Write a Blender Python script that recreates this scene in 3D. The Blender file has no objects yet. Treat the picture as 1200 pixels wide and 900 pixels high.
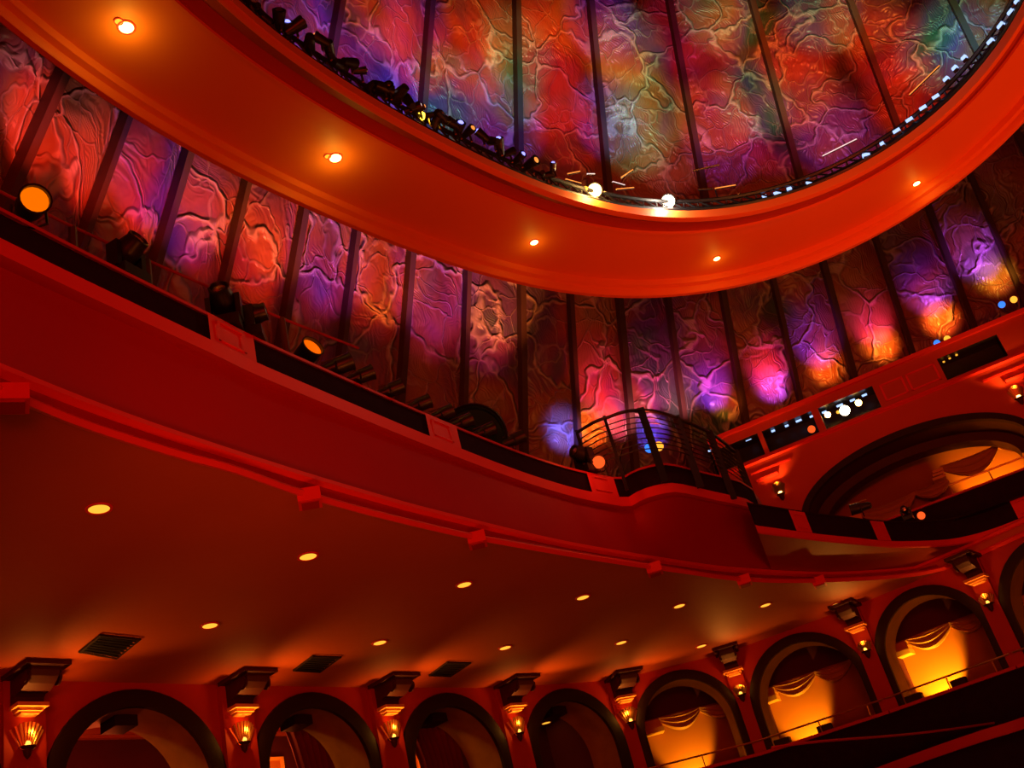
import bpy, math, random
import numpy as np
from mathutils import Vector, Matrix
random.seed(7)
PI = math.pi
sc = bpy.context.scene
col = sc.collection

# ------------------------------------------------------------------ camera frame (eye at the origin, z up)
FPX = 1250.0
ZN = (-600.0, -2200.0)
_up = Vector((ZN[0], -ZN[1], -FPX)).normalized()
_fw = Vector((0, 0, -1))
_h = (_fw - _up * _fw.dot(_up)).normalized()
_r = _h.cross(_up)
MR = Matrix((_r, _h, _up))                      # camera space -> world
cam = bpy.data.cameras.new('camera')
camo = bpy.data.objects.new('camera', cam)
col.objects.link(camo)
camo.matrix_world = MR.to_4x4()
cam.sensor_width = 36.0
cam.lens = FPX / 1200 * 36.0
cam.clip_end = 500
sc.camera = camo

def ray(x, y):
    return MR @ Vector((x - 600, -(y - 450), -FPX))
def P(x, y, z):                                  # surveyed point of a horizontal level
    d = ray(x, y); return Vector((d.x / d.z * z, d.y / d.z * z, z))
def on_wall(x, y, A, B):                         # surveyed point of a vertical wall through A, B
    d = ray(x, y); n = Vector((-(B - A).y, (B - A).x))
    s = (n.x * A.x + n.y * A.y) / (n.x * d.x + n.y * d.y)
    return d * s

# ------------------------------------------------------------------ materials
def nmat(name):
    m = bpy.data.materials.new(name); m.use_nodes = True
    nt = m.node_tree; nt.nodes.clear()
    o = nt.nodes.new('ShaderNodeOutputMaterial'); b = nt.nodes.new('ShaderNodeBsdfPrincipled')
    nt.links.new(b.outputs[0], o.inputs[0])
    return m, nt, b
def paint(name, c, rough=.6, var=.12, scale=1.5, bump=.0, bscale=30, metal=0., spec=.3):
    m, nt, b = nmat(name)
    tc = nt.nodes.new('ShaderNodeTexCoord'); n = nt.nodes.new('ShaderNodeTexNoise')
    n.inputs['Scale'].default_value = scale; n.inputs['Detail'].default_value = 4
    nt.links.new(tc.outputs['Object'], n.inputs['Vector'])
    mx = nt.nodes.new('ShaderNodeMix'); mx.data_type = 'RGBA'
    mx.inputs['A'].default_value = (*[v * (1 - var) for v in c], 1)
    mx.inputs['B'].default_value = (*[min(1, v * (1 + var)) for v in c], 1)
    nt.links.new(n.outputs['Fac'], mx.inputs['Factor']); nt.links.new(mx.outputs['Result'], b.inputs['Base Color'])
    b.inputs['Roughness'].default_value = rough; b.inputs['Metallic'].default_value = metal
    b.inputs['Specular IOR Level'].default_value = spec
    if bump:
        n2 = nt.nodes.new('ShaderNodeTexNoise'); n2.inputs['Scale'].default_value = bscale; n2.inputs['Detail'].default_value = 3
        nt.links.new(tc.outputs['Object'], n2.inputs['Vector'])
        bp = nt.nodes.new('ShaderNodeBump'); bp.inputs['Strength'].default_value = bump; bp.inputs['Distance'].default_value = .03
        nt.links.new(n2.outputs['Fac'], bp.inputs['Height']); nt.links.new(bp.outputs[0], b.inputs['Normal'])
    return m
def glow(name, c, s):
    m, nt, b = nmat(name)
    b.inputs['Base Color'].default_value = (*[v * .15 for v in c], 1); b.inputs['Specular IOR Level'].default_value = .2
    b.inputs['Emission Color'].default_value = (*c, 1); b.inputs['Emission Strength'].default_value = s
    return m

M = {}
M['ring'] = paint('ring_orange_plaster', (.80, .15, .025), .55, .06, .6)
M['cove'] = paint('cove_shaded_red', (.42, .035, .01), .55, .06, .6)  # ring plaster darkened: recess shade put into the colour
M['fascia'] = paint('fascia_red_plaster', (.42, .006, .006), .6, .08, .8, .12, 12)
M['band'] = paint('cornice_lit_red_plaster', (.88, .035, .025), .55, .05, .8)  # brighter than the fascia: light on the cornice put into the colour
M['soffit'] = paint('soffit_plaster', (.50, .095, .014), .62, .10, .7, .18, 9)
M['wall'] = paint('arcade_red_plaster', (.46, .03, .012), .6, .08, 1)
M['uwall'] = paint('upper_red_plaster', (.58, .06, .025), .6, .06, 1)
M['velvet'] = paint('dark_purple_velvet', (.022, .008, .02), .95, .25, 6, .3, 60, spec=.1)
M['dark'] = paint('dark_timber', (.02, .008, .006), .6, .2, 3)
M['black'] = paint('black_metal', (.012, .012, .014), .38, .2, 5, spec=.5)
M['rib'] = paint('dark_rib', (.11, .06, .05), .6, .2, 2)
M['chrome'] = paint('worn_chrome', (.5, .42, .35), .25, .1, 5, metal=1.)
M['brass'] = paint('brass', (.75, .42, .12), .28, .1, 5, metal=1.)
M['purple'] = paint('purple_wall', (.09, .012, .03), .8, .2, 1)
M['console'] = paint('carved_console', (.06, .010, .005), .55, .2, 3)
M['intrados'] = paint('painted_intrados', (.30, .14, .03), .6, .5, 2.2)
M['capital'] = paint('gilded_capital', (.85, .45, .10), .45, .1, 3)
M['dish'] = paint('dark_teal_drum', (.012, .05, .06), .5, .3, 2)
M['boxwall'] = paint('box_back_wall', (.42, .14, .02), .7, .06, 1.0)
M['carpet'] = paint('floor_carpet', (.05, .008, .01), .95, .3, 4)
M['thread'] = paint('red_lip', (.6, .03, .04), .45, .05, 2)

def shell_material():
    m, nt, b = nmat('crinkled_art_glass')
    N = nt.nodes.new; L = nt.links.new
    tc = N('ShaderNodeTexCoord')
    w = N('ShaderNodeTexNoise'); w.inputs['Scale'].default_value = .55; w.inputs['Detail'].default_value = 3
    L(tc.outputs['Object'], w.inputs['Vector'])
    ma = N('ShaderNodeVectorMath'); ma.operation = 'MULTIPLY_ADD'
    ma.inputs[1].default_value = (2.6, 2.6, 2.6)
    L(w.outputs['Color'], ma.inputs[0]); L(tc.outputs['Object'], ma.inputs[2])
    def vor(scale, feat='DISTANCE_TO_EDGE'):
        v = N('ShaderNodeTexVoronoi'); v.feature = feat; v.inputs['Scale'].default_value = scale
        L(ma.outputs[0], v.inputs['Vector']); return v
    def ridge(v, wd):
        r = N('ShaderNodeMapRange'); r.interpolation_type = 'SMOOTHERSTEP'
        r.inputs['From Min'].default_value = 0; r.inputs['From Max'].default_value = wd
        r.inputs['To Min'].default_value = 1; r.inputs['To Max'].default_value = 0
        L(v.outputs['Distance'], r.inputs['Value']); return r
    v1 = vor(.50); v2 = vor(1.05)
    r1 = ridge(v1, .06); r2 = ridge(v2, .06)
    wv = N('ShaderNodeTexWave'); wv.wave_type = 'RINGS'; wv.inputs['Scale'].default_value = .9
    wv.inputs['Distortion'].default_value = 14; wv.inputs['Detail'].default_value = 1.5; wv.inputs['Detail Scale'].default_value = .6
    L(ma.outputs[0], wv.inputs['Vector'])
    wf = N('ShaderNodeTexWave'); wf.inputs['Scale'].default_value = 3.2; wf.inputs['Distortion'].default_value = 9
    wf.inputs['Detail Scale'].default_value = .4
    L(ma.outputs[0], wf.inputs['Vector'])
    def mad(a, k, c):
        n = N('ShaderNodeMath'); n.operation = 'MULTIPLY_ADD'; n.inputs[1].default_value = k
        L(a, n.inputs[0])
        if isinstance(c, (int, float)): n.inputs[2].default_value = c
        else: L(c, n.inputs[2])
        return n.outputs[0]
    h = mad(r1.outputs[0], .75, 0.)
    h = mad(r2.outputs[0], .22, h)
    h = mad(v1.outputs['Distance'], .35, h)
    h = mad(wv.outputs['Fac'], .16, h)
    h = mad(wf.outputs['Fac'], .06, h)
    bp = N('ShaderNodeBump'); bp.inputs['Strength'].default_value = 1.0; bp.inputs['Distance'].default_value = .13
    L(h, bp.inputs['Height']); L(bp.outputs[0], b.inputs['Normal'])
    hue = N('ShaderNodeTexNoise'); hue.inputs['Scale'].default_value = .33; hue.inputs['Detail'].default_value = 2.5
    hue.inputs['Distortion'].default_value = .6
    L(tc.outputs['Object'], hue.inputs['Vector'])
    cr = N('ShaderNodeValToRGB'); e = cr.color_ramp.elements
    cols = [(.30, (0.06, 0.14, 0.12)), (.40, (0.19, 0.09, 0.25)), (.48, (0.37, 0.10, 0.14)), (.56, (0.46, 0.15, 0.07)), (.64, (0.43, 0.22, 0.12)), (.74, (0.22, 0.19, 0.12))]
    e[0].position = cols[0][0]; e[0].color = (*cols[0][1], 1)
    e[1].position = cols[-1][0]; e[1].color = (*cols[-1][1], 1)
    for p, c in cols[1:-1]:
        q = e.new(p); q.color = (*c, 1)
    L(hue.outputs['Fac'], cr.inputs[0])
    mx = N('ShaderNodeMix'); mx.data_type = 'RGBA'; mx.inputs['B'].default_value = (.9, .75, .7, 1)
    f = mad(r1.outputs[0], .50, 0.); f = mad(r2.outputs[0], .20, f)  # ridge highlights put into the colour as paler lines
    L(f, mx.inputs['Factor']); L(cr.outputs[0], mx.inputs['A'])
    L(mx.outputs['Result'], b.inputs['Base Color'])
    b.inputs['Roughness'].default_value = .34; b.inputs['Specular IOR Level'].default_value = .6
    return m
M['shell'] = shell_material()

# ------------------------------------------------------------------ mesh helpers
class MB:
    def __init__(s): s.v = []; s.f = []
    def loft(s, rows, closed=False):
        b = len(s.v); n = len(rows[0])
        for r in rows: s.v += [tuple(p) for p in r]
        for i in range(len(rows) - 1):
            for j in range(n if closed else n - 1):
                k = (j + 1) % n
                s.f.append((b + i * n + j, b + i * n + k, b + (i + 1) * n + k, b + (i + 1) * n + j))
        return s
    def poly(s, pts):
        b = len(s.v); s.v += [tuple(p) for p in pts]; s.f.append(tuple(range(b, b + len(pts)))); return s
    def box(s, o, u, v, w):                      # corner o, three edge vectors
        b = len(s.v); o = Vector(o); u = Vector(u); v = Vector(v); w = Vector(w)
        for k in range(8):
            s.v.append(tuple(o + u * (k & 1) + v * ((k >> 1) & 1) + w * ((k >> 2) & 1)))
        for q in ((0, 1, 3, 2), (4, 6, 7, 5), (0, 4, 5, 1), (2, 3, 7, 6), (0, 2, 6, 4), (1, 5, 7, 3)):
            s.f.append(tuple(b + i for i in q))
        return s
    def cbox(s, c, u, v, w): return s.box(Vector(c) - (Vector(u) + Vector(v) + Vector(w)) / 2, u, v, w)
    def tube(s, pts, r, n=8, caps=True):
        pts = [Vector(p) for p in pts]; rows = []
        rr = r if isinstance(r, (list, tuple)) else [r] * len(pts)
        for i, p in enumerate(pts):
            t = (pts[min(i + 1, len(pts) - 1)] - pts[max(i - 1, 0)]).normalized()
            a = Vector((0, 0, 1)) if abs(t.z) < .9 else Vector((1, 0, 0))
            x = t.cross(a).normalized(); y = t.cross(x)
            rows.append([p + (x * math.cos(2 * PI * k / n) + y * math.sin(2 * PI * k / n)) * rr[i] for k in range(n)])
        b = len(s.v); s.loft(rows, True)
        if caps:
            s.f.append(tuple(b + k for k in range(n))[::-1]); s.f.append(tuple(b + (len(rows) - 1) * n + k for k in range(n)))
        return s
    def lathe(s, o, ax, prof, n=20):             # prof: (along axis, radius)
        o = Vector(o); ax = Vector(ax).normalized()
        a = Vector((0, 0, 1)) if abs(ax.z) < .9 else Vector((1, 0, 0))
        x = ax.cross(a).normalized(); y = ax.cross(x)
        rows = [[o + ax * h + (x * math.cos(2 * PI * k / n) + y * math.sin(2 * PI * k / n)) * max(r, 1e-4) for k in range(n)] for h, r in prof]
        return s.loft(rows, True)
    def build(s, name, mat, parent=None, smooth=False):
        me = bpy.data.meshes.new(name); me.from_pydata(s.v, [], s.f); me.validate(); me.update()
        import bmesh
        bm = bmesh.new(); bm.from_mesh(me); bmesh.ops.remove_doubles(bm, verts=bm.verts, dist=1e-5)
        bmesh.ops.recalc_face_normals(bm, faces=bm.faces); bm.to_mesh(me); bm.free()
        me.materials.append(M[mat] if isinstance(mat, str) else mat)
        if smooth:
            for p in me.polygons: p.use_smooth = True
            try: me.set_sharp_from_angle(angle=math.radians(40))
            except Exception: pass
        o = bpy.data.objects.new(name, me); col.objects.link(o)
        if parent:
            o.parent = parent; o.matrix_parent_inverse = Matrix.Translation(-abs_loc(parent))
        return o
def abs_loc(o):
    l = Vector(o.location)
    return l
def tag(o, label=None, cat=None, group=None, kind=None):
    if label: o['label'] = label
    if cat: o['category'] = cat
    if group: o['group'] = group
    if kind: o['kind'] = kind
    return o
def thing(name, label, cat, loc=(0, 0, 0), group=None):
    o = bpy.data.objects.new(name, None); o.empty_display_size = .2; o.location = loc; col.objects.link(o)
    return tag(o, label, cat, group)
def struct(o):
    o['kind'] = 'structure'; return o
def srt(name):
    o = bpy.data.objects.new(name, None); col.objects.link(o); o['kind'] = 'structure'; return o
def sm(pts, n=8):                                # Catmull-Rom through 3-D points
    pts = [Vector(p) for p in pts]; out = []
    q = [pts[0] * 2 - pts[1]] + pts + [pts[-1] * 2 - pts[-2]]
    for i in range(1, len(q) - 2):
        a, b, c, d = q[i - 1:i + 3]
        for k in range(n):
            t = k / n
            out.append(.5 * ((2 * b) + (c - a) * t + (2 * a - 5 * b + 4 * c - d) * t * t + (3 * b - a - 3 * c + d) * t ** 3))
    out.append(pts[-1]); return out
def xt(pts, l0, l1):                             # lengthen a curve straight on at both ends
    a = (pts[0] - pts[1]).normalized() * l0; b = (pts[-1] - pts[-2]).normalized() * l1
    return [pts[0] + a] + [pts[0] + a * .25] + [pts[0] + a * .08] + pts + [pts[-1] + b * .3] + [pts[-1] + b]
def az(p): return math.atan2(p.x, p.y)
class Polar:                                     # a plan curve as radius over bearing
    def __init__(s, pts):
        a = [(az(p), math.hypot(p.x, p.y)) for p in pts]
        o = [a[0]]
        for q in a[1:]:
            o.append((max(q[0], o[-1][0] + 1e-5), q[1]))
        s.a = [q[0] for q in o]; s.r = [q[1] for q in o]
    def __call__(s, t): return float(np.interp(t, s.a, s.r))
    def pt(s, t, z, off=0.): r = s(t) + off; return Vector((r * math.sin(t), r * math.cos(t), z))
def dup(root, loc, label=None, group=None, rot=None):
    r = root.copy(); col.objects.link(r); r.location = loc
    if rot is not None: r.rotation_euler = rot
    if label: r['label'] = label
    if group: r['group'] = group
    for ch in list(root.children):
        c = ch.copy(); col.objects.link(c); c.parent = r; c.matrix_parent_inverse = ch.matrix_parent_inverse
        for g in ch.children:
            d = g.copy(); col.objects.link(d); d.parent = c; d.matrix_parent_inverse = g.matrix_parent_inverse
    return r

# ------------------------------------------------------------------ lights
def spot(loc, tgt, c, e, ang=40, blend=.6, r=.1, name='spot_lamp'):
    l = bpy.data.lights.new(name, 'SPOT'); l.color = c; l.energy = e; l.spot_size = math.radians(ang); l.spot_blend = blend
    l.shadow_soft_size = r
    o = bpy.data.objects.new(name, l); col.objects.link(o); o.location = loc
    o.rotation_euler = (Vector(tgt) - Vector(loc)).to_track_quat('-Z', 'Y').to_euler(); return o
def point(loc, c, e, r=.05):
    l = bpy.data.lights.new('point_lamp', 'POINT'); l.color = c; l.energy = e; l.shadow_soft_size = r
    o = bpy.data.objects.new('point_lamp', l); col.objects.link(o); o.location = loc; return o
def area(loc, tgt, c, e, sx, sy):
    l = bpy.data.lights.new('area_fill', 'AREA'); l.shape = 'RECTANGLE'; l.size = sx; l.size_y = sy; l.color = c; l.energy = e
    o = bpy.data.objects.new('area_fill', l); col.objects.link(o); o.location = loc
    o.rotation_euler = (Vector(tgt) - Vector(loc)).to_track_quat('-Z', 'Y').to_euler(); return o

# ================================================================== DOME
AX, AY, AZ, SL = 12.03, 11.96, 58.7, .41
def RD(z): return SL * (AZ - z)
def D(ph, z, off=0.): r = RD(z) - off; return Vector((AX + r * math.cos(ph), AY + r * math.sin(ph), z))
def dome_hit(x, y):
    d = ray(x, y); d = d / d.z; lo, hi = 1., 58.
    g = lambda z: math.hypot(d.x * z - AX, d.y * z - AY) - RD(z)
    prev = g(1.); z = 1.
    while z < 58:
        if g(z) > 0 and prev <= 0: break
        prev = g(z); z += .05
    return d * z
def dome_phi(x, y):
    p = dome_hit(x, y); return math.atan2(p.y - AY, p.x - AX)
rib_px = [(42, 135), (118, 200), (193, 245), (270, 272), (338, 322), (405, 340), (473, 365), (541, 380), (609, 425), (670, 440), (728, 415), (790, 425), (857, 418), (920, 402), (982, 382), (1047, 350), (1112, 312), (1172, 290)]
phis = [dome_phi(*p) for p in rib_px]
dl = .105
while phis[0] < 3.9: phis.insert(0, phis[0] + dl)
n_left = len(phis)
while phis[-1] > .35: phis.append(phis[-1] - dl)
i0 = min(range(len(phis)), key=lambda i: abs(phis[i] - dome_phi(609, 425)))
dome = srt('ceiling')
ZT = 46.
ZL = max(dome_hit(x, y).z for x, y in ((0, 28), (200, 163), (400, 263), (600, 331), (750, 347), (900, 328), (1050, 262), (1199, 145))) + .1
print('ZL', ZL, [round(dome_hit(x, y).z, 1) for x, y in ((290, 0), (500, 145), (700, 229), (900, 230), (1160, 50))])
def zbase(ph): return 6.9
def panel(pa, pb, z0, z1, nz):
    mb = MB(); rows = []
    for k in range(nz + 1):
        z = z0 + (z1 - z0) * k / nz
        rows.append([D(pa + (pb - pa) * j / 8, z, .22 * math.sin(PI * j / 8)) for j in range(9)])
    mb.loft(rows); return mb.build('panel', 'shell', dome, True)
for i in range(len(phis) - 1):
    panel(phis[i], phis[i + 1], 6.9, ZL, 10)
ev = [i for i in range(len(phis)) if (i - i0) % 2 == 0]
for a, b in zip(ev[:-1], ev[1:]):
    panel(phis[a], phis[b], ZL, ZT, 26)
def rib(ph, z0, z1, w=.15, dep=.24):
    mb = MB(); t = Vector((-math.sin(ph), math.cos(ph), 0))
    rows = []
    for z in (z0, (z0 + z1) / 2, z1):
        o = D(ph, z, -.05); q = D(ph, z, dep)
        rows.append([o - t * w, q - t * w * .8, q + t * w * .8, o + t * w])
    mb.loft(rows); mb.poly(rows[0]); return mb.build('rib', 'rib', dome)
for i, p in enumerate(phis):
    rib(p, 6.9, ZT if (i - i0) % 2 == 0 else ZL, .115 if (i - i0) % 2 == 0 else .09)
# crown disc closing the dome far overhead
mb = MB(); mb.poly([D(2 * PI * k / 48, ZT) for k in range(48)]); mb.build('crown', 'rib', dome)

# ================================================================== CEILING RING
ZR = 12.0
rin = [P(x, y, ZR + .32) for x, y in [(275, 0), (340, 46), (400, 90), (450, 122), (500, 150), (550, 176), (600, 200), (650, 219), (700, 234), (760, 245), (800, 247), (850, 243), (900, 234), (950, 219), (1000, 198), (1050, 168), (1100, 128), (1140, 88), (1170, 50), (1192, 15)]]
rout = [P(x, y, ZR) for x, y in [(0, 30), (100, 105), (200, 165), (300, 215), (400, 265), (500, 305), (600, 333), (650, 342), (700, 348), (750, 349), (800, 347), (850, 341), (900, 330), (950, 313), (1000, 292), (1050, 264), (1100, 232), (1150, 192), (1200, 145)]]
RC = Vector((5.5, 9.9, ZR))
def fourier(pts):
    th = np.array([math.atan2(p.y - RC.y, p.x - RC.x) for p in pts]); r = np.array([math.hypot(p.x - RC.x, p.y - RC.y) for p in pts])
    B = lambda t: np.stack([np.ones_like(t), np.cos(t), np.sin(t), np.cos(2 * t), np.sin(2 * t), np.cos(3 * t), np.sin(3 * t), np.cos(4 * t), np.sin(4 * t)], -1)
    A = B(th); lam = np.diag([0, .0001, .0001, .0003, .0003, .002, .002, .006, .006]) * len(pts)
    c = np.linalg.solve(A.T @ A + lam, A.T @ r)
    th_u = th; res = np.abs(A @ c - r).max()
    return (lambda t: float(B(np.array(t)) @ c)), res
rfi, e1 = fourier(rin); rfo, e2 = fourier(rout)
print('ring fit residual', e1, e2)
NR = 160
def ring_pt(th, s, z):                           # s 0 = outer edge, 1 = inner edge
    ro, ri = rfo(th), rfi(th); r = ro + (ri - ro) * s
    return Vector((RC.x + r * math.cos(th), RC.y + r * math.sin(th), z))
ring = thing('ceiling_ring', 'huge curved orange plaster ring with an open centre hanging below the painted dome', 'ceiling ring', (RC.x, RC.y, ZR))
def ring_part(name, prof, mat):
    rows = [[ring_pt(2 * PI * k / NR, s, z) for k in range(NR)] for s, z in prof]
    return MB().loft(rows, True).build(name, mat, ring, True)
ring_part('outer_lip', [(0, 12.8), (0, 12.03), (.012, 12.0), (.045, 12.0), (.055, 12.03), (.06, 12.16), (.10, 12.18), (.11, 12.30), (.11, 12.6)], 'ring')
ring_part('soffit', [(.11, 12.31), (.72, 12.31), (.725, 12.26), (.745, 12.26), (.75, 12.31)], 'ring')
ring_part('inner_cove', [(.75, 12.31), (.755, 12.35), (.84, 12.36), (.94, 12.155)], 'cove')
ring_part('inner_lip', [(.94, 12.155), (.945, 12.14), (.99, 12.13), (1.0, 12.14), (1.0, 12.32), (.96, 12.33), (.96, 12.3)], 'ring')
ring_part('top_deck', [(0, 12.8), (.96, 12.33)], 'black')
# equipment truss around the opening
tr = thing('lighting_truss', 'black lighting truss running along the top of the inner rim of the orange ceiling ring', 'truss', (RC.x, RC.y, 12.8))
for s, z in ((.97, 12.40), (.97, 12.62), (.93, 12.50)):
    MB().tube([ring_pt(2 * PI * k / NR, s, z) for k in range(NR + 1)], .045, 6).build('chord', 'black', tr, True)
mb = MB()
for k in range(NR):
    a, b = 2 * PI * k / NR, 2 * PI * (k + 1) / NR
    mb.tube([ring_pt(a, .97, 12.40), ring_pt(b, .97, 12.62)], .02, 5)
    mb.tube([ring_pt(b, .97, 12.62), ring_pt(b, .93, 12.50)], .02, 5)
mb.build('lacing', 'black', tr)
MB().loft([[ring_pt(2 * PI * k / NR, .95, z) for k in range(NR)] for z in (12.34, 12.52)], True).build('kick_board', 'black', tr)

# ================================================================== REAR ARCADE WALL (W)
Wpx = [(24, 797), (271, 803), (443, 806), (589, 806), (721, 797), (852, 765), (997, 712), (1137, 655)]
Q = [P(x, y, 6.0) for x, y in Wpx]
for _ in range(2): Q.insert(0, Q[0] + (Q[0] - Q[1]).normalized() * 3.9)
d = (Q[-1] - Q[-2]).normalized(); d = (Matrix.Rotation(math.radians(-8), 3, 'Z') @ d)
Q.append(Q[-1] + d * 3.1); d = (Matrix.Rotation(math.radians(-8), 3, 'Z') @ d); Q.append(Q[-1] + d * 3.1)
NB = len(Q) - 1
ZF, ZC = 2.9, 6.0
def bayframe(i):
    A, B = Q[i], Q[i + 1]; u = (B - A).normalized(); n = Vector((u.y, -u.x, 0))
    mid = (A + B) / 2
    if n.dot(-mid) < 0: n = -n                   # towards the auditorium
    return A, B, u, n, (B - A).length
def arch_pts(A, u, c, r, zc, zlow, n=24):
    pts = [A + u * (c - r) + Vector((0, 0, zlow - A.z))]
    for k in range(n + 1):
        t = PI - PI * k / n
        pts.append(A + u * (c + r * math.cos(t)) + Vector((0, 0, zc + r * math.sin(t) - A.z)))
    pts.append(A + u * (c + r) + Vector((0, 0, zlow - A.z)))
    return pts
for i in range(NB):
    A, B, u, n, Ln = bayframe(i)
    c = Ln / 2; right = i >= 6
    ro = min(Ln * .425, 1.66) if not right else Ln * .455; ri = ro - (.30 if not right else .23); zc = 5.86 - ro
    zl = ZF if not right else 3.45
    w = srt('wall_rear'); mb = MB()
    hole = arch_pts(A, u, c, ri, zc, zl)
    # spandrel: strips from the hole outline up to the ceiling / out to the bay edges
    top = []
    for p in hole:
        s = (p - A).dot(u); top.append(s)
    hs = hole[1:-1]
    up_row = [A + u * (p - A).dot(u) + Vector((0, 0, ZC + .06 - A.z)) for p in hs]
    mb.loft([hs, up_row])
    for side in (0, 1):
        e = A if side == 0 else B; hh = hole[0] if side == 0 else hole[-1]; hj = hole[1] if side == 0 else hole[-2]
        mb.poly([Vector((e.x, e.y, zl)), hh, hj, Vector((hj.x, hj.y, ZC + .06)), Vector((e.x, e.y, ZC + .06))])
    mb.build('spandrel', 'wall', w)
    dep = 1.0 if not right else .7
    # intrados
    ip = hole
    MB().loft([ip, [p - n * dep for p in ip]]).build('intrados', 'intrados', w, True)
    # dark archivolt moulding, standing proud of the wall
    oo = arch_pts(A, u, c, ro, zc, zl); f = .09
    MB().loft([oo, [p + n * f for p in oo], [p + n * (f + .03) for p in arch_pts(A, u, c, (ro + ri) / 2, zc, zl)], [p + n * f for p in hole], hole]).build('archivolt', 'dark', w, True)
    # dark wall below
    base = MB().poly([Vector((A.x, A.y, -1.3)), Vector((B.x, B.y, -1.3)), Vector((B.x, B.y, zl)), Vector((A.x, A.y, zl))])
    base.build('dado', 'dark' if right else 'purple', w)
    if not right:
        MB().cbox(A + u * c + Vector((0, 0, zc + ri - .1 - A.z)) - n * .55, u * .42, n * .5, Vector((0, 0, .2))).build('keystone', 'dark', w)

# rooms behind the arches
def back_room(i0_, i1_, off, zce, zfl, wallmat, name):
    w = srt(name)
    fr = [Q[i] for i in range(i0_, i1_ + 1)]
    nn = []
    for i in range(i0_, i1_ + 1):
        ns = [bayframe(j)[3] for j in (i - 1, i) if i0_ <= j < i1_]
        s = sum(ns, Vector()); nn.append(s.normalized())
    bk = [p - q * off for p, q in zip(fr, nn)]
    z = lambda p, h: Vector((p.x, p.y, h))
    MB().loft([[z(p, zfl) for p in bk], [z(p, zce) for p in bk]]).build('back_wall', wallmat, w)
    MB().loft([[z(p, zce) for p in bk], [z(p - q * .02, zce) for p, q in zip(fr, nn)]]).build('ceiling_plane', 'soffit', w)
    MB().loft([[z(p, zce) for p in fr], [z(p, ZC) for p in fr]]).build('bulkhead', 'soffit', w)
    MB().loft([[z(p, zfl) for p in bk], [z(p, zfl) for p in fr]]).build('floor_plane', 'carpet', w)
    for a, b in ((bk[0], fr[0]), (bk[-1], fr[-1])):
        MB().poly([z(a, zfl), z(b, zfl), z(b, zce), z(a, zce)]).build('end_wall', wallmat, w)
    return bk, nn, w
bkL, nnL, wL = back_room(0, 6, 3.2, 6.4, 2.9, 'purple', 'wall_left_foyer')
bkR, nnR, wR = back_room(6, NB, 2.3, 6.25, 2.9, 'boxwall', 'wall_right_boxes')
# crown moulding along the foyer back wall
prof = [(0, 6.0), (.06, 6.02), (.06, 6.08), (.03, 6.10), (.03, 6.24), (.10, 6.26), (.13, 6.36), (.0, 6.38)]
rows = [[Vector((p.x, p.y, 0)) + q * o + Vector((0, 0, zz)) for p, q in zip(bkL, nnL)] for o, zz in prof]
t1 = MB().loft(rows).build('trim_1', 'soffit'); struct(t1)


def curtain(label, i, s0, s1, off, z0, z1, folds):
    A, B, u, n, Ln = bayframe(i)
    t = thing('foyer_curtain', label, 'curtain', Vector((A.x, A.y, z0)) + u * (s0 + s1) / 2 - n * off)
    N_ = folds * 10; rows = []
    for zz in [z0 + (z1 - z0) * k / 6 for k in range(7)]:
        g = 1 - .25 * math.sin(PI * (zz - z0) / (z1 - z0))
        rows.append([Vector((A.x, A.y, zz)) + u * (s1 - (s1 - s0) * g * (1 - k / N_)) - n * (off + .07 * math.sin(2 * PI * folds * k / N_)) for k in range(N_ + 1)])
    MB().loft(rows).build('drape', 'drape', t, True)
    MB().tube([Vector((A.x, A.y, z1 + .03)) + u * (s0 - .1) - n * off, Vector((A.x, A.y, z1 + .03)) + u * (s1 + .1) - n * off], .03, 8).build('rod', 'brass', t, True)
A, B, u, n, Ln = bayframe(5)
lc = MB().box(Vector((A.x, A.y, 5.8)) - n * 1.02, u * Ln, -n * 2.0, Vector((0, 0, .1))).build('ceiling_lowered', 'purple'); struct(lc)
M['drape'] = paint('dark_red_drape', (.16, .012, .03), .75, .2, 3)
curtain('dark red pleated curtain at the right side of the second large arch', 3, 2.0, 3.1, 1.25, 2.9, 5.6, 6)
curtain('dark red pleated curtain filling the right half of the third large arch', 4, 1.5, 3.1, 1.25, 2.9, 5.75, 8)
for k, (x0, y0, x1) in enumerate(((300, 893, 327), (468, 883, 487))):
    i_ = 3 + k; A, B, u, n, Ln = bayframe(i_); A2, B2_ = A - n * 3.1, B - n * 3.1
    p0, p1 = on_wall(x0, y0, A2, B2_), on_wall(x1, y0 - 1, A2, B2_); w_ = (p1 - p0).length
    dd = thing('lit_doorway', ('orange lit door head low inside the second large arch', 'orange lit door head low inside the third large arch')[k], 'doorway', Vector((p0.x, p0.y, 2.9)))
    p0.z = p1.z = min(p0.z, p1.z)
    d_ = Vector((0, 0, -(p0.z - 2.95)))
    MB().box(p0 - u * .06 + n * .02, u * .06, n * .08, d_).box(p1 + n * .02, u * .06, n * .08, d_).box(p0 - u * .06 + n * .02, u * (w_ + .12), n * .08, Vector((0, 0, .07))).build('frame', 'capital', dd)
    MB().poly([p0 + n * .03, p1 + n * .03, p1 + n * .03 + d_, p0 + n * .03 + d_]).build('door', 'boxwall', dd)
    point((p0 + p1) / 2 + n * .5 + Vector((0, 0, -.25)), (1, .22, .02), 14, .08)
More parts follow.
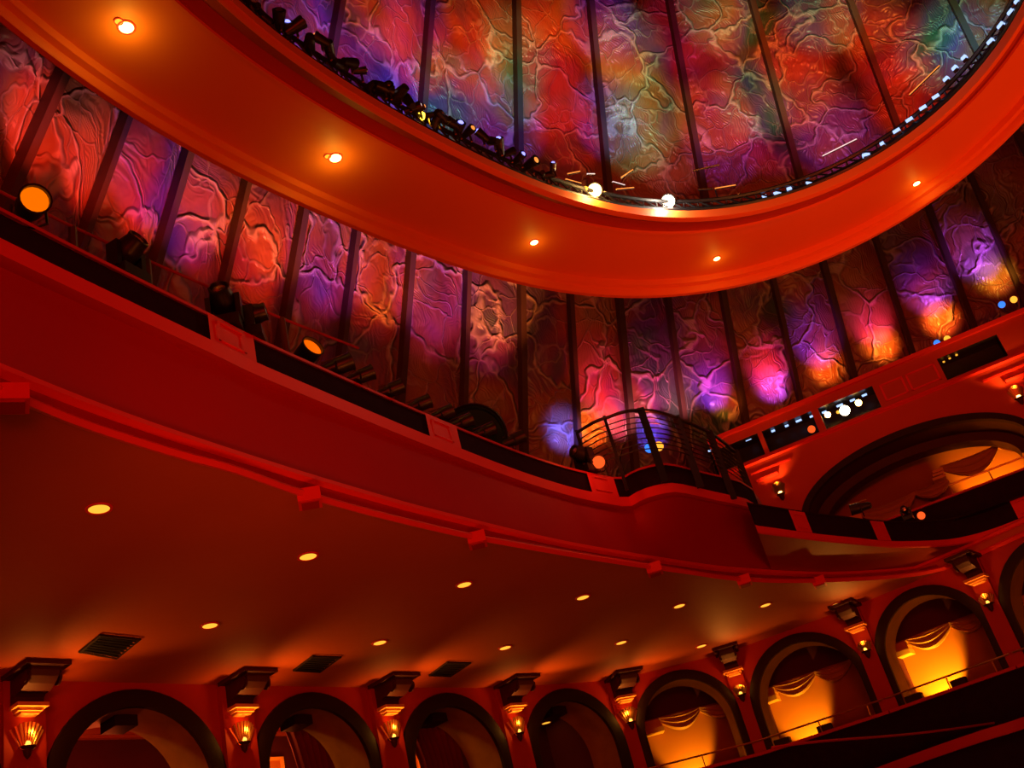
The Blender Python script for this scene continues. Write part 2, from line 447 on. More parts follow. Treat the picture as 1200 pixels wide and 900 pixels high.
for i_, e_ in ((1, 40), (2, 60), (3, 46), (4, 46), (5, 5)):
    A, B, u, n, Ln = bayframe(i_)
    q = Vector((A.x, A.y, 5.9)) + u * Ln * .30 - n * 1.35
    spot(q, q + u * .9 + n * .5 + Vector((0, 0, .12)), (1, .42, .05), e_ * 1.1, 150, .9, .06)
    point(Vector((A.x, A.y, 5.2)) + u * Ln * .6 - n * 1.8, (1, .10, .02), e_ * .35, .2)  # unseen lights added inside the bays to brighten the foyer
# ------------------------------------------------------------------ pilasters, consoles, sconces
ordn = ['first', 'second', 'third', 'fourth', 'fifth', 'sixth', 'seventh', 'eighth', 'ninth', 'tenth', 'eleventh', 'twelfth']
for i in range(1, NB):
    n = (bayframe(i - 1)[3] + bayframe(i)[3]).normalized(); u = Vector((-n.y, n.x, 0))
    if u.dot(Q[i + 1] - Q[i - 1]) < 0: u = -u
    p = Q[i]; z = lambda h: Vector((p.x, p.y, h))
    where = {1: 'out of frame', 2: 'at the far left'}.get(i, '')
    k = i - 2
    pos = ordn[k] if k >= 0 else 'outermost'
    pil = srt('trim_pilaster'); wd = .66 if i <= 6 else .40
    MB().box(z(-1.3) - u * wd / 2 - n * .1, u * wd, n * .24, Vector((0, 0, 7.25))).build('shaft', 'wall', pil)
    con = thing('ceiling_console', '%s carved console from the left, holding the balcony ceiling above a wall sconce' % pos, 'console', z(5.4) + n * .14)
    # scroll profile in the (n, z) plane
    pr = [(.10, 5.50), (.20, 5.46), (.28, 5.52), (.30, 5.62), (.36, 5.66), (.50, 5.66), (.66, 5.72), (.78, 5.80), (.84, 5.88), (.84, 5.93), (.10, 5.93)]
    w2 = .23 if i <= 6 else .17
    mb = MB()
    a = [z(h) + n * o - u * w2 for o, h in pr]; b = [z(h) + n * o + u * w2 for o, h in pr]
    mb.loft([a, b], True); mb.poly(a); mb.poly(b[::-1]); mb.build('scroll', 'console', con, False)
    MB().box(z(5.93) - u * (w2 + .13) + n * .1, u * 2 * (w2 + .13), n * .86, Vector((0, 0, .07))).build('abacus', 'console', con)
    for s in (-1, 1):
        mb = MB(); mb.lathe(z(5.79) + n * .72 + u * s * w2, u * s, [(0, .12), (.03, .12), (.03, .08), (.05, .08), (.05, .0)], 16)
        mb.build('volute', 'console', con, True)
    mb = MB()
    for j, (ww, dd, z0, z1) in enumerate(((.15, .20, 5.36, 5.40), (.19, .24, 5.40, 5.45), (.25, .31, 5.45, 5.51))):
        mb.box(z(z0) - u * ww + n * .12, u * 2 * ww, n * dd, Vector((0, 0, z1 - z0)))
    mb.build('stepped_foot', 'capital', con)
    sco = thing('wall_sconce', '%s fan shaped gilt wall sconce from the left in the lower arcade' % pos, 'sconce', z(4.95) + n * .14)
    mb = MB()
    for a in range(-4, 5):
        t = a * .17; fs = .40 if i <= 6 else .27
        mb.tube([z(4.84) + n * .2 + u * (.022 * a), z(4.84) + n * (.30 - .008 * a * a) + u * (fs * math.sin(t)) + Vector((0, 0, fs * math.cos(t)))], [.014, .024], 6)
    mb.build('fan_rods', 'brass', sco, True)
    MB().lathe(z(4.70) + n * .2, (0, 0, 1), [(0, .01), (.05, .05), (.14, .07), (.18, .13), (.19, .0)], 14).build('cup', 'console', sco, True)
    MB().lathe(z(4.88) + n * .22, (0, 0, 1), [(0, .03), (.03, .045), (.06, .045), (.09, .02), (.10, 0)], 10).build('bulb', glow('sconce_bulb', (1, .40, .05), 3), sco, True)
    vis = 1.0 if i < 7 else .6
    spot(z(5.0) + n * .34, z(6.2) + n * .55, (1, .25, .03), 40 * vis, 130, .8, .05)
    spot(z(5.02) + n * .42, z(6.0) + n * 2.4 + u * .9, (1, .34, .04), 110 * vis, 75, .9, .05)
    point(z(5.08) + n * .36, (1, .36, .04), 5 if i <= 6 else 2, .03)

# ================================================================== BALCONY
ZB, ZBB, ZRAIL = 7.5, 7.3, 7.95
bt = [(0, 280), (100, 329), (245, 398), (300, 425), (400, 468), (500, 510), (600, 549), (665, 570), (705, 579), (728, 583), (736, 583), (748, 576), (761, 571), (779, 567), (796, 567), (835, 576), (868, 583), (884, 588)]
BT = [P(x, y, ZB) for x, y in bt]
BT = xt(BT, 16, .001)
end = P(890, 594, ZB)
btm = BT[:-1] + [end]
PB = Polar(sm(btm, 6))
ZB2, ZBB2, ZR2 = 6.45, 6.33, 6.95
bt2 = [(893, 617), (960, 626), (1000, 630), (1040, 634), (1080, 634), (1120, 631), (1160, 621), (1200, 606)]
B2 = xt([P(x, y, ZB2) for x, y in bt2], .5, 5)
B2[0] = P(886, 615, ZB2)
PB2 = Polar(sm(B2, 6))
azc = az(end); az0 = PB.a[0]
lowp = [(0, 457), (33, 471), (100, 498), (200, 530), (273, 550), (350, 577), (430, 600), (533, 625), (600, 638), (680, 652), (750, 663), (800, 670), (867, 679), (950, 681), (1060, 675), (1120, 664)]
upp = [(0, 430), (100, 470), (200, 506), (333, 549), (430, 578), (510, 600), (667, 637), (800, 659), (867, 667), (967, 672), (1060, 667), (1120, 657)]
PLo = Polar(sm(xt([P(x, y, 6.0) for x, y in lowp], 16, 6), 6))
PUp = Polar(sm(xt([P(x, y, 6.28) for x, y in upp], 16, 6), 6))
def WR(t):                                       # radius of the arcade wall along bearing t
    best = None
    for i in range(NB):
        a, b = az(Q[i]), az(Q[i + 1])
        if a <= t <= b:
            A, B = Q[i], Q[i + 1]; dx, dy = math.sin(t), math.cos(t); nx, ny = -(B - A).y, (B - A).x
            return (nx * A.x + ny * A.y) / (nx * dx + ny * dy)
    return math.hypot(Q[0].x, Q[0].y) if t < az(Q[0]) else math.hypot(Q[-1].x, Q[-1].y)
azE = az(Q[-1])
azS = az(Q[0])
T1 = [az0 + (azc - az0) * k / 260 for k in range(261)]
bal = thing('theatre_balcony', 'long curved red plaster balcony front with dark velvet panels sweeping above the arcade', 'balcony', (0, 0, 6.0))
lim = lambda r, t: min(r, WR(t) - .05)
def row(T, fr, z, off=0.):
    return [Vector(((fr(t) + off) * math.sin(t), (fr(t) + off) * math.cos(t), z)) for t in T]
TA = [az0 + (azE - az0) * k / 420 for k in range(421)]
flo = lambda t: lim(PLo(t), t); fup = lambda t: lim(PUp(t), t)
# lower moulding: lip, recess, upper lip
MB().loft([row(TA, flo, 6.0, .12), row(TA, flo, 5.96), row(TA, flo, 6.03, -.04), row(TA, flo, 6.07), row(TA, flo, 6.1, .12)]).build('lower_lip', 'band', bal, True)
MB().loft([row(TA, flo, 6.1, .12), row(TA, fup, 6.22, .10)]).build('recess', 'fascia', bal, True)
MB().loft([row(TA, fup, 6.22, .10), row(TA, fup, 6.25, -.03), row(TA, fup, 6.31, -.03), row(TA, fup, 6.34, .05)]).build('upper_lip', 'band', bal, True)
# fascia face, bowed, following the bulge on top
rows = []
for k in range(9):
    s = k / 8
    rows.append([Vector(((lambda r: (r * math.sin(t), r * math.cos(t), 6.34 + (7.26 - 6.34) * s))((fup(t) + .05) * (1 - s ** 1.3) + (PB(t) + .14) * s ** 1.3))) for t in T1])
MB().loft(rows).build('fascia', 'fascia', bal, True)
MB().loft([row(T1, PB, 7.26, .14), row(T1, PB, 7.27, .05), row(T1, PB, 7.31, .0)]).build('bed_moulding', 'fascia', bal, True)
MB().loft([row(T1, PB, 7.31), row(T1, PB, 7.50, -.02), row(T1, PB, 7.52, .10)]).build('cornice_band', 'band', bal, True)
MB().loft([row(T1, PB, 7.52, .10), row(T1, PB, 7.93, .12)]).build('velvet_panel', 'velvet', bal, True)
MB().loft([row(T1, PB, 7.92, .06), row(T1, PB, 7.96, .05), row(T1, PB, 7.97, .22), row(T1, PB, 7.92, .24)]).build('top_rail', 'thread', bal, True)
def floor_row(T, r2): return [Vector((r2(t) * math.sin(t), r2(t) * math.cos(t), 7.3)) for t in T]
MB().loft([row(T1, PB, 7.4, .2), row(T1, lambda t: 40, 7.4)]).build('deck', 'velvet', bal)
MB().loft([row(T1, PB, 7.4, .24), row(T1, PB, 7.92, .24)]).build('inner_face', 'velvet', bal)
# end cap of the bulge
e0 = [Vector(r[-1]) for r in rows] + [PB.pt(azc, 7.31), PB.pt(azc, 7.5), PB.pt(azc, 7.93, .12)]
e1 = [Vector(((math.hypot(p.x, p.y) + 4) * math.sin(azc + .012), (math.hypot(p.x, p.y) + 4) * math.cos(azc + .012), p.z)) for p in e0]
MB().loft([e0, e1]).build('end_cap', 'fascia', bal, True)
# lower right run
T2 = [azc - .01 + (azE - azc + .01) * k / 120 for k in range(121)]
pb2 = lambda t: PB2(t)
MB().loft([row(T2, fup, 6.33, .02), row(T2, pb2, 6.33, .25), row(T2, pb2, 6.31, .06)]).build('underside', 'soffit', bal, True)
MB().loft([row(T2, pb2, 6.30, .06), row(T2, pb2, 6.32), row(T2, pb2, 6.45, -.02), row(T2, pb2, 6.47, .1)]).build('cornice_band', 'band', bal, True)
MB().loft([row(T2, pb2, 6.47, .10), row(T2, pb2, 6.95, .12)]).build('velvet_panel', 'velvet', bal, True)
MB().loft([row(T2, pb2, 6.94, .08), row(T2, pb2, 6.97, .06), row(T2, pb2, 6.98, .2), row(T2, pb2, 6.93, .22)]).build('top_rail', 'dark', bal, True)
MB().loft([row(T2, pb2, 6.4, .2), row(T2, lambda t: WR(t) - .02 if WR(t) - .02 > PB2(t) else PB2(t) + .5, 6.4)]).build('deck', 'velvet', bal)
# piers between the velvet panels
def pier(PR, a, b, z0, z1):
    T = [a + (b - a) * k / 6 for k in range(7)]
    mb = MB()
    mb.loft([row(T, PR, z0, .0), row(T, PR, z1, .02), row(T, PR, z1 + .02, .26)])
    for t in (a, b): mb.poly([PR.pt(t, z0), PR.pt(t, z1, .02), PR.pt(t, z1, .26), PR.pt(t, z0, .26)])
    o = mb.build('pier', 'band', bal)
    c = [a + (b - a) * f for f in (.2, .8)]; zz = (z0 + (z1 - z0) * .18, z0 + (z1 - z0) * .85)
    m2 = MB()
    def bar(t0, t1, za, zb):
        TT = [t0 + (t1 - t0) * k / 3 for k in range(4)]
        m2.loft([row(TT, PR, za, .0), row(TT, PR, za, -.035), row(TT, PR, zb, -.03), row(TT, PR, zb, .01)])
    th = (b - a) * .05
    bar(c[0], c[1], zz[0], zz[0] + .03); bar(c[0], c[1], zz[1] - .03, zz[1]); bar(c[0], c[0] + th, *zz); bar(c[1] - th, c[1], *zz)
    q = m2.build('panel_bead', 'band', o)
for x0, y0, x1, y1 in ((247, 399, 301, 424), (504, 511, 541, 526), (694, 576, 726, 583)):
    pier(PB, az(P(x0, y0, ZB)), az(P(x1, y1, ZB)), 7.49, 7.94)
sp = az(P(247, 399, ZB)) - .16
pier(PB, sp - .50, sp - .44, 7.49, 7.94)
for x0, y0, x1, y1 in ((934, 623, 953, 626), (1029, 633, 1045, 634), (1194, 609, 1215, 601)):
    pier(PB2, az(P(x0, y0, ZB2)), az(P(x1, y1, ZB2)), 6.46, 6.93)
# soffit
TS = [azS + (azE - azS) * k / 200 for k in range(201)]
so = MB().loft([row(TS, lambda t: flo(t) + .1, 6.0), row(TS, lambda t: max(WR(t), flo(t)) + .02, 6.0)]).build('ceiling_balcony_soffit', 'soffit'); struct(so)
# small boxes on the lower lip
for k, (x, y, wpx) in enumerate(((12, 466, .34), (362, 580, .30), (559, 633, .28), (767, 668, .28), (872, 681, .28), (961, 685, .28))):
    t = az(P(x, y, 6)); c = Vector((flo(t) * math.sin(t), flo(t) * math.cos(t), 5.99)); tt = Vector((math.cos(t), -math.sin(t), 0)); rr = Vector((math.sin(t), math.cos(t), 0))
    jb = thing('soffit_block', '%s small red block from the left under the lower lip of the balcony front' % ordn[k], 'block', c, 'small red blocks under the balcony lip')
    MB().cbox(c + rr * .06, tt * wpx, rr * .3, Vector((0, 0, .18))).build('body', 'band', jb)
    MB().cbox(c + rr * .06 + Vector((0, 0, -.095)), tt * (wpx - .08), rr * .22, Vector((0, 0, .03))).build('lens_cover', 'fascia', jb)

# ================================================================== UPPER RIGHT WALL (U)
UA, UB = P(900, 487, 11.4), P(1200, 362, 11.4)
uu = (UB - UA); uu.z = 0; uu.normalize(); un = Vector((uu.y, -uu.x, 0))
if un.dot(-UA) < 0: un = -un
def UW(s, z, o=0.): return Vector((UA.x + uu.x * s + un.x * o, UA.y + uu.y * s + un.y * o, z))
uw = srt('wall_upper_right')
S0, S1 = -1.75, 14.0
ZU0, ZN0, ZN1, ZU1 = 6.3, 10.42, 11.05, 11.36
def s_of(x, y): p = on_wall(x, y, UA, UB); return (Vector((p.x, p.y, 0)) - Vector((UA.x, UA.y, 0))).dot(uu)
niches = [(s_of(835, 540), s_of(892, 520)), (s_of(899, 522), s_of(957, 498)), (s_of(966, 497), s_of(1030, 470)), (s_of(1106, 437), s_of(1175, 405)), (7.3, 8.6), (9.2, 10.6), (11.6, 12.9)]
def arch_u(c, hw, zs, rise, n=40):
    return [(c + hw * math.cos(PI - PI * k / n), zs + rise * math.sin(PI - PI * k / n)) for k in range(n + 1)]
arcs = [(2.78, 2.95, 8.3, 1.33), (9.2, 2.95, 8.3, 1.33)]
mb = MB()
# wall field between z=arch and niche band
xs = sorted(set([S0, S1] + [c - hw for c, hw, _, _ in arcs] + [c + hw for c, hw, _, _ in arcs]))
for a, b in zip(xs[:-1], xs[1:]):
    hit = [q for q in arcs if abs(q[0] - (a + b) / 2) < .01]
    if hit:
        pts = arch_u(*hit[0])
        mb.loft([[UW(s, z) for s, z in pts], [UW(s, ZN0) for s, z in pts]])
    else:
        mb.loft([[UW(a, ZU0), UW(b, ZU0)], [UW(a, ZN0), UW(b, ZN0)]])
mb.build('field', 'uwall', uw)
mb = MB(); cur = S0
for a, b in niches + [(S1, S1)]:
    if a > cur: mb.loft([[UW(cur, ZN0), UW(a, ZN0)], [UW(cur, ZN1), UW(a, ZN1)]])
    cur = b
mb.loft([[UW(S0, ZN1), UW(S1, ZN1)], [UW(S0, ZU1), UW(S1, ZU1)]])
mb.build('niche_band', 'uwall', uw)
MB().loft([[UW(S0, z, o), UW(S1, z, o)] for z, o in ((ZU1 - .07, 0), (ZU1 - .07, .10), (ZU1 + .03, .12), (ZU1 + .03, -.3))]).build('coping', 'band', uw)
MB().loft([[UW(S0, z, o), UW(S1, z, o)] for z, o in ((10.36, 0), (10.36, .05), (10.30, .07), (10.26, 0))]).build('string_course', 'band', uw)
mb = MB()
for a, b in niches:
    mb.loft([[UW(a, ZN0), UW(b, ZN0), UW(b, ZN1), UW(a, ZN1)], [UW(a, ZN0, -.6), UW(b, ZN0, -.6), UW(b, ZN1, -.6), UW(a, ZN1, -.6)]], True)
    mb.poly([UW(a, ZN0, -.6), UW(b, ZN0, -.6), UW(b, ZN1, -.6), UW(a, ZN1, -.6)])
mb.build('niche_lining', 'black', uw)
MB().loft([[UW(S0, ZU1 - .02, -.2), UW(S1, ZU1 - .02, -.2)], [UW(S0, ZU1 - .02, -4), UW(S1, ZU1 - .02, -7)]]).build('top_deck', 'dark', uw)
MB().poly([UW(S0, ZU0), UW(S0, ZU1), UW(S0, ZU1, -4), UW(S0, ZU0, -4)]).build('return_face', 'uwall', uw)
# beads in the panel between niches
for a, b in ((s_of(1036, 465), s_of(1062, 452)), (s_of(1066, 452), s_of(1100, 437))):
    mb = MB()
    for z0, z1, s0, s1 in ((10.5, 10.54, a, b), (10.94, 10.98, a, b), (10.5, 10.98, a, a + .05), (10.5, 10.98, b - .05, b)):
        mb.box(UW(s0, z0), uu * (s1 - s0), un * .03, Vector((0, 0, z1 - z0)))
    mb.build('panel_bead', 'band', uw)
for ai, (c, hw, zs, rise) in enumerate(arcs):
    o = arch_u(c, hw, zs, rise); i_ = arch_u(c, hw - .17, zs, rise - .17)
    MB().loft([[UW(s, z) for s, z in o], [UW(s, z, .10) for s, z in o], [UW(s, z, .10) for s, z in i_], [UW(s, z, -.1) for s, z in i_]]).build('archivolt', 'dark', uw, True)
    j = arch_u(c, hw - .45, zs, rise - .36)
    MB().loft([[UW(s, z, -.1) for s, z in i_], [UW(s, z, -.9) for s, z in i_], [UW(s, z, -1.0) for s, z in j], [UW(s, z, -1.5) for s, z in j]]).build('intrados', 'console', uw, True)
    # box interior
    MB().loft([[UW(c - hw, z, -2.6), UW(c + hw, z, -2.6)] for z in (6.6, 10)]).build('box_back_wall', 'boxwall', uw)
    for s in (-1, 1): MB().poly([UW(c + s * hw, 6.6, 0), UW(c + s * hw, 6.6, -2.6), UW(c + s * hw, 10, -2.6), UW(c + s * hw, 10, -.02)]).build('box_side_wall', 'purple', uw)
    MB().poly([UW(c - hw, 9.9, -.05), UW(c + hw, 9.9, -.05), UW(c + hw, 9.9, -2.6), UW(c - hw, 9.9, -2.6)]).build('box_ceiling', 'dark', uw)
    MB().poly([UW(c - hw, 6.9, .6), UW(c + hw, 6.9, .6), UW(c + hw, 6.9, -2.6), UW(c - hw, 6.9, -2.6)]).build('box_floor', 'dark', uw)
    MB().box(UW(c - hw, 6.4, .0), uu * 2 * hw, -un * .12, Vector((0, 0, 1.22))).build('box_front', 'velvet', uw)
    MB().box(UW(c - hw, 7.60, .06), uu * 2 * hw, -un * .24, Vector((0, 0, .05))).build('box_lip', 'thread', uw)

for ai, (c, hw, zs, rise) in enumerate(arcs):
    ur = thing('box_railing', ('brass hand railing in front of the orange lit wall in the upper right arch', 'brass hand railing in the farther upper right arch')[ai], 'railing', UW(c + 1.2, 7.65, -.05))
    MB().tube([UW(c + .6, 7.65, -.05), UW(c + .6, 7.92, -.05), UW(c + 2.5, 7.92, -.05), UW(c + 2.5, 7.65, -.05)], .022, 8).build('hand_rail', 'brass', ur, True)
    MB().tube([UW(c + 1.55, 7.65, -.05), UW(c + 1.55, 7.92, -.05)], .016, 6).build('post', 'brass', ur, True)
# ------------------------------------------------------------------ swag valances
def swag(name, label, org, u, n, z, widths, parentless=True, sc_=1.):
    t = thing(name, label, 'drapery', org + Vector((0, 0, z - org.z)))
    x = 0
    cap = MB()
    cap.box(org + u * 0 + Vector((0, 0, z - .10 - org.z)), u * .55 * sc_, n * .42, Vector((0, 0, .12 * sc_)))
    cap.box(org + u * .04 + Vector((0, 0, z + .02 - org.z)), u * .50 * sc_, n * .36, Vector((0, 0, .10 * sc_)))
    cap.box(org + u * .08 + Vector((0, 0, z + .12 - org.z)), u * .45 * sc_, n * .30, Vector((0, 0, .12 * sc_)))
    cap.build('stepped_block', 'capital', t)
    x = .50 * sc_
    for w in widths:
        rows = []
        for r in range(9):
            v = r / 8; rowp = []
            for k in range(25):
                q = k / 24; dip = (.12 + .42 * v) * math.sin(PI * q) ** .9 * w / 1.6
                bulge = .14 + .22 * math.sin(PI * q) + .05 * math.sin(v * PI * 5) * math.sin(PI * q)
                rowp.append(org + u * (x + w * q) + n * bulge + Vector((0, 0, z + .30 - org.z - dip - .10 * v)))
            rows.append(rowp)
        rows.append([p - n * .2 + Vector((0, 0, .03)) for p in rows[-1]])
        MB().loft(rows).build('swag', 'swagcloth', t, True)
        x += w
    return t
M['swagcloth'] = paint('ochre_swag', (.55, .26, .08), .6, .15, 3)
for bi, i in enumerate(range(6, NB)):
    A, B, u, n, Ln = bayframe(i)
    a = bkR[i - 6]; b = bkR[i - 6 + 1]; ub = (b - a).normalized()
    nb = Vector((ub.y, -ub.x, 0)); nb = nb if nb.dot(n) > 0 else -nb
    org = Vector((a.x, a.y, 0)) + ub * (.62, .42, .05, .1, .1, .1)[bi] + nb * .02
    swag('swag_valance', 'ochre swag valance inside the %s lower theatre box from the left' % ordn[bi], org, ub, nb, 4.95, (1.15, 1.0))
    MB().box(Vector((a.x, a.y, 5.28)) + nb * .02, ub * (b - a).length, nb * .05, Vector((0, 0, .95))).build('upper_shade_board', 'purple', wR)  # dark board added in place of shade on the upper box wall
    base = Vector((a.x, a.y, 3.35)) + ub * 1.0 + nb * .75
    e = [380, 520, 1100, 300, 200, 200][bi]
    sh = (.75, .5, .0, 0, 0, 0)[bi]
    spot(base + ub * sh, Vector((a.x, a.y, 4.25)) + ub * (.9 + sh), (1, .46, .02), e * .55, 74, .5, .04)
    # partition between boxes
    if i > 6:
        pt = MB().box(Vector((A.x, A.y, 2.9)) - n * .2 - u * .06, u * .12, -n * 2.3, Vector((0, 0, 3.2))).build('wall_partition', 'purple'); struct(pt)
for bi, (c, hw, zs, rise) in enumerate(arcs):
    nm = ('first', 'second')[bi]
    swag('swag_valance', 'ochre swag valance hanging at the left side inside the upper right theatre arch' if bi == 0 else 'ochre swag valance inside the farther upper right arch beyond the frame', UW(c - hw + .75, 0, -2.1), uu, un, 8.35, (1.5, .9))
    if bi == 0:
        swag('swag_valance', 'ochre swag valance dipping above the orange lit wall inside the upper right theatre arch', UW(c + .35, 0, -2.1), uu, un, 8.75, (1.5, 1.0), sc_=.6)
    spot(UW(c + 1.7, 7.2, -1.75), UW(c + 1.75, 8.2, -2.6), (1, .36, .02), 620, 74, .6, .05)

# ------------------------------------------------------------------ box rails on the arcade wall
for bi, i in enumerate(range(6, NB)):
    A, B, u, n, Ln = bayframe(i)
    z = lambda s, h, o: Vector((A.x, A.y, h)) + u * s + n * o
    rl = thing('box_railing', 'brass hand railing on the ledge of the %s theatre box from the left' % ordn[bi], 'railing', z(Ln / 2, 3.4, .2))
    MB().tube([z(.05, 3.72, .33), z(Ln - .05, 3.72, .33)], .022, 8).build('hand_rail', 'brass', rl, True)
    for s in (.45, Ln * .5, Ln - .45): MB().tube([z(s, 3.44, .33), z(s, 3.72, .33)], .016, 6).build('post', 'brass', rl, True)
    MB().box(z(.04, 3.381, .02), u * (Ln - .08), n * .36, Vector((0, 0, .07))).build('ledge', 'thread', rl)
    ft = MB().box(z(0, 2.0, .0), u * Ln, n * .30, Vector((0, 0, 1.38))).build('wall_box_front', 'velvet'); struct(ft)
    if bi in (1, 2):
        for s, ww in ((.35, .5), (1.55, .35)):
            lamp = thing('box_floodlight', 'small black floodlight on the ledge at the %s of the %s theatre box' % (('left end', 'middle')[s > 1], ordn[bi]), 'lamp', z(s, 3.45, .1))
            MB().box(z(s, 3.452, .13), u * ww, n * .18, Vector((0, 0, .15))).build('housing', 'black', lamp)
            MB().box(z(s + .04, 3.602, .15), u * (ww - .08), n * .12, Vector((0, 0, .012))).build('lens', 'dish', lamp)
            
# lower tier in front, bottom right corner of the view
lt = thing('lower_tier_rail', 'thin red painted rail crossing the dark below the right hand theatre boxes', 'rail', P(1060, 860, 2.5))
MB().tube(sm([P(905, 876, 2.5), P(960, 869, 2.5), (P(1060, 861, 2.5)), P(1140, 851, 2.5), P(1215, 838, 2.5), P(1300, 815, 2.5)], 6), .025, 6).build('tube', 'thread', lt, True)
lb = thing('lower_tier_ledge', 'broad dull red ledge rising to the right in the bottom right corner', 'ledge', P(1100, 872, 2.2))
a_ = sm([P(990, 914, 2.2), P(1040, 895, 2.2), P(1100, 873, 2.2), P(1150, 856, 2.2), P(1200, 840, 2.2), P(1300, 800, 2.2)], 5)
MB().loft([[p + Vector((0, 0, dz)) + Vector((0, .35 * k, 0)) for p in a_] for dz, k in ((-.2, 0.), (0, -.1), (.02, 1.), (-.2, 1.))]).build('beam', 'thread', lb, True)
MB().loft([[p + Vector((0, .1, -.2)) for p in a_], [p + Vector((0, .1, -3.5)) for p in a_]]).build('front', 'velvet', lb)
MB().lathe(P(1147, 868, 2.3) , (-.3, -1, .1), [(-.2, .0), (-.2, .13), (.0, .17), (.12, .17), (.12, .15), (.05, .0)], 18).build('lamp_housing', 'black', lb, True)

# ------------------------------------------------------------------ sconces on U
for k, (x, y) in enumerate(((915, 577), (1193, 465))):
    p = on_wall(x, y, UA, UB); s = (Vector((p.x, p.y, 0)) - Vector((UA.x, UA.y, 0))).dot(uu); zz = p.z - .1
    sco = thing('wall_sconce', ('fan shaped gilt sconce on the upper right wall, left of the big arch', 'fan shaped gilt sconce on the upper right wall, right of the big arch')[k], 'sconce', UW(s, zz, .02))
    mb = MB()
    for a in range(-4, 5):
        t = a * .16
        mb.tube([UW(s + .02 * a, zz, .1), UW(s + .27 * math.sin(t), zz + .34 * math.cos(t), .2 - .008 * a * a)], [.018, .028], 6)
    mb.build('fan_rods', 'brass', sco, True)
    MB().lathe(UW(s, zz - .16, .1), (0, 0, 1), [(0, .01), (.05, .05), (.14, .07), (.18, .12), (.19, .0)], 14).build('cup', 'console', sco, True)
    MB().lathe(UW(s, zz, .12), (0, 0, 1), [(0, .03), (.03, .055), (.08, .05), (.1, 0)], 10).build('bulb', glow('sconce_bulb', (1, .5, .12), 9), sco, True)
    spot(UW(s, zz + .25, .3), UW(s, zz + 1.2, .0), (1, .34, .05), 60, 110, .8, .05)
    mb = MB(); mb.box(UW(s - .55, 10.0, .0), uu * 1.1, un * .06, Vector((0, 0, .05))); mb.build('panel_bead', 'band', uw)
for s in (-.6, 5.9):
    br = MB().box(UW(s - .3, 9.75, 0), uu * .6, un * .12, Vector((0, 0, .06)))
    br.build('bracket', 'band', uw)

# ================================================================== FLOOR
fl = MB().poly([(-40, -30, -1.3), (50, -30, -1.3), (50, 50, -1.3), (-40, 50, -1.3)]).build('floor', 'carpet'); struct(fl)

# ================================================================== DOWNLIGHTS
def downlight(name, label, c, r, em, group, depth=.1, up=(0, 0, 1)):
    t = thing(name, label, 'downlight', c, group)
    MB().lathe(Vector(c) - Vector(up) * .012, up, [(.012, r * 1.28), (0, r * 1.25), (0, r * 1.0), (.03, r * .95)], 20).build('trim_ring', 'chrome' if False else 'band', t, True)
    MB().lathe(Vector(c) - Vector(up) * .006, up, [(0, r * .98), (.0, .001)], 20).build('lens', em, t)
    return t
G1 = glow('downlight_amber', (1, .50, .04), 1.2)
G2 = glow('downlight_warm', (1, .62, .16), 9)
A_ = [(116, 596), (361, 652), (544, 685), (683, 700), (796, 710), (897, 709), (980, 708)]
B_ = [(246, 733), (445, 753), (592, 759), (728, 753), (822, 757)]
for k, (x, y) in enumerate(A_): downlight('downlight', '%s downlight from the left in the row nearer the balcony edge' % ordn[k], P(x, y, 5.995), .125 if k < 2 else .12, G1, 'downlights in the balcony ceiling near its edge')
for k, (x, y) in enumerate(B_): downlight('downlight', '%s downlight from the left in the row nearer the arches' % ordn[k], P(x, y, 5.995), .12, G1, 'downlights in the balcony ceiling near the arches')
downlight('downlight', 'small downlight seen through the leftmost large arch', P(98, 841, 6.38), .11, G1, None)
downlight('downlight', 'single downlight seen through the dark fourth arch', P(640, 847, 5.79), .12, G1, None)
for k, (x, y, r) in enumerate(((148, 32, .10), (393, 185, .10), (626, 284, .08), (840, 303, .075), (1074, 215, .075))):
    c = P(x, y, 12.305)
    downlight('ring_downlight', '%s bright downlight from the left in the orange ceiling ring' % ordn[k], c, r, G2, 'downlights in the ceiling ring')
    if k < 2: downlight('ring_downlight', 'small side lens beside the %s bright downlight in the orange ceiling ring' % ordn[k], P(x - 9, y - 7 if k == 0 else y - 2, 12.303), .05, G1, None)
    point(c - Vector((0, 0, .30 if k < 2 else .22)), (1, .85, .08), (9, 8, 2.6, 2, 2)[k], .06)  # bare point added below each lens to throw a halo on the ring
# black air vents
for k, q in enumerate(([(92, 763), (117, 743), (165, 748), (137, 771)], [(343, 785), (366, 768), (400, 769), (375, 787)], [(502, 791), (524, 775), (552, 776), (528, 792)])):
    pts = [P(x, y, 5.99) for x, y in q]; c = sum(pts, Vector()) / 4
    v = thing('air_vent', '%s square black air vent from the left in the balcony ceiling' % ordn[k], 'vent', c)
    mb = MB(); mb.loft([[p for p in pts], [p - Vector((0, 0, .03)) for p in pts], [c + (p - c) * .9 - Vector((0, 0, .03)) for p in pts]], True); mb.build('frame', 'dark', v)
    mb = MB(); a, b, c2, d2 = [c + (p - c) * .9 for p in pts]
    for j in range(7):
        f = (j + .5) / 7; p0 = a.lerp(b, f); p1 = d2.lerp(c2, f)
        mb.cbox((p0 + p1) / 2 - Vector((0, 0, .02)), p1 - p0, (b - a) / 14, Vector((0, 0, .012)))
    mb.build('slat', 'black', v); MB().poly([p + Vector((0, 0, .004)) for p in (a, b, c2, d2)]).build('backing', 'black', v)

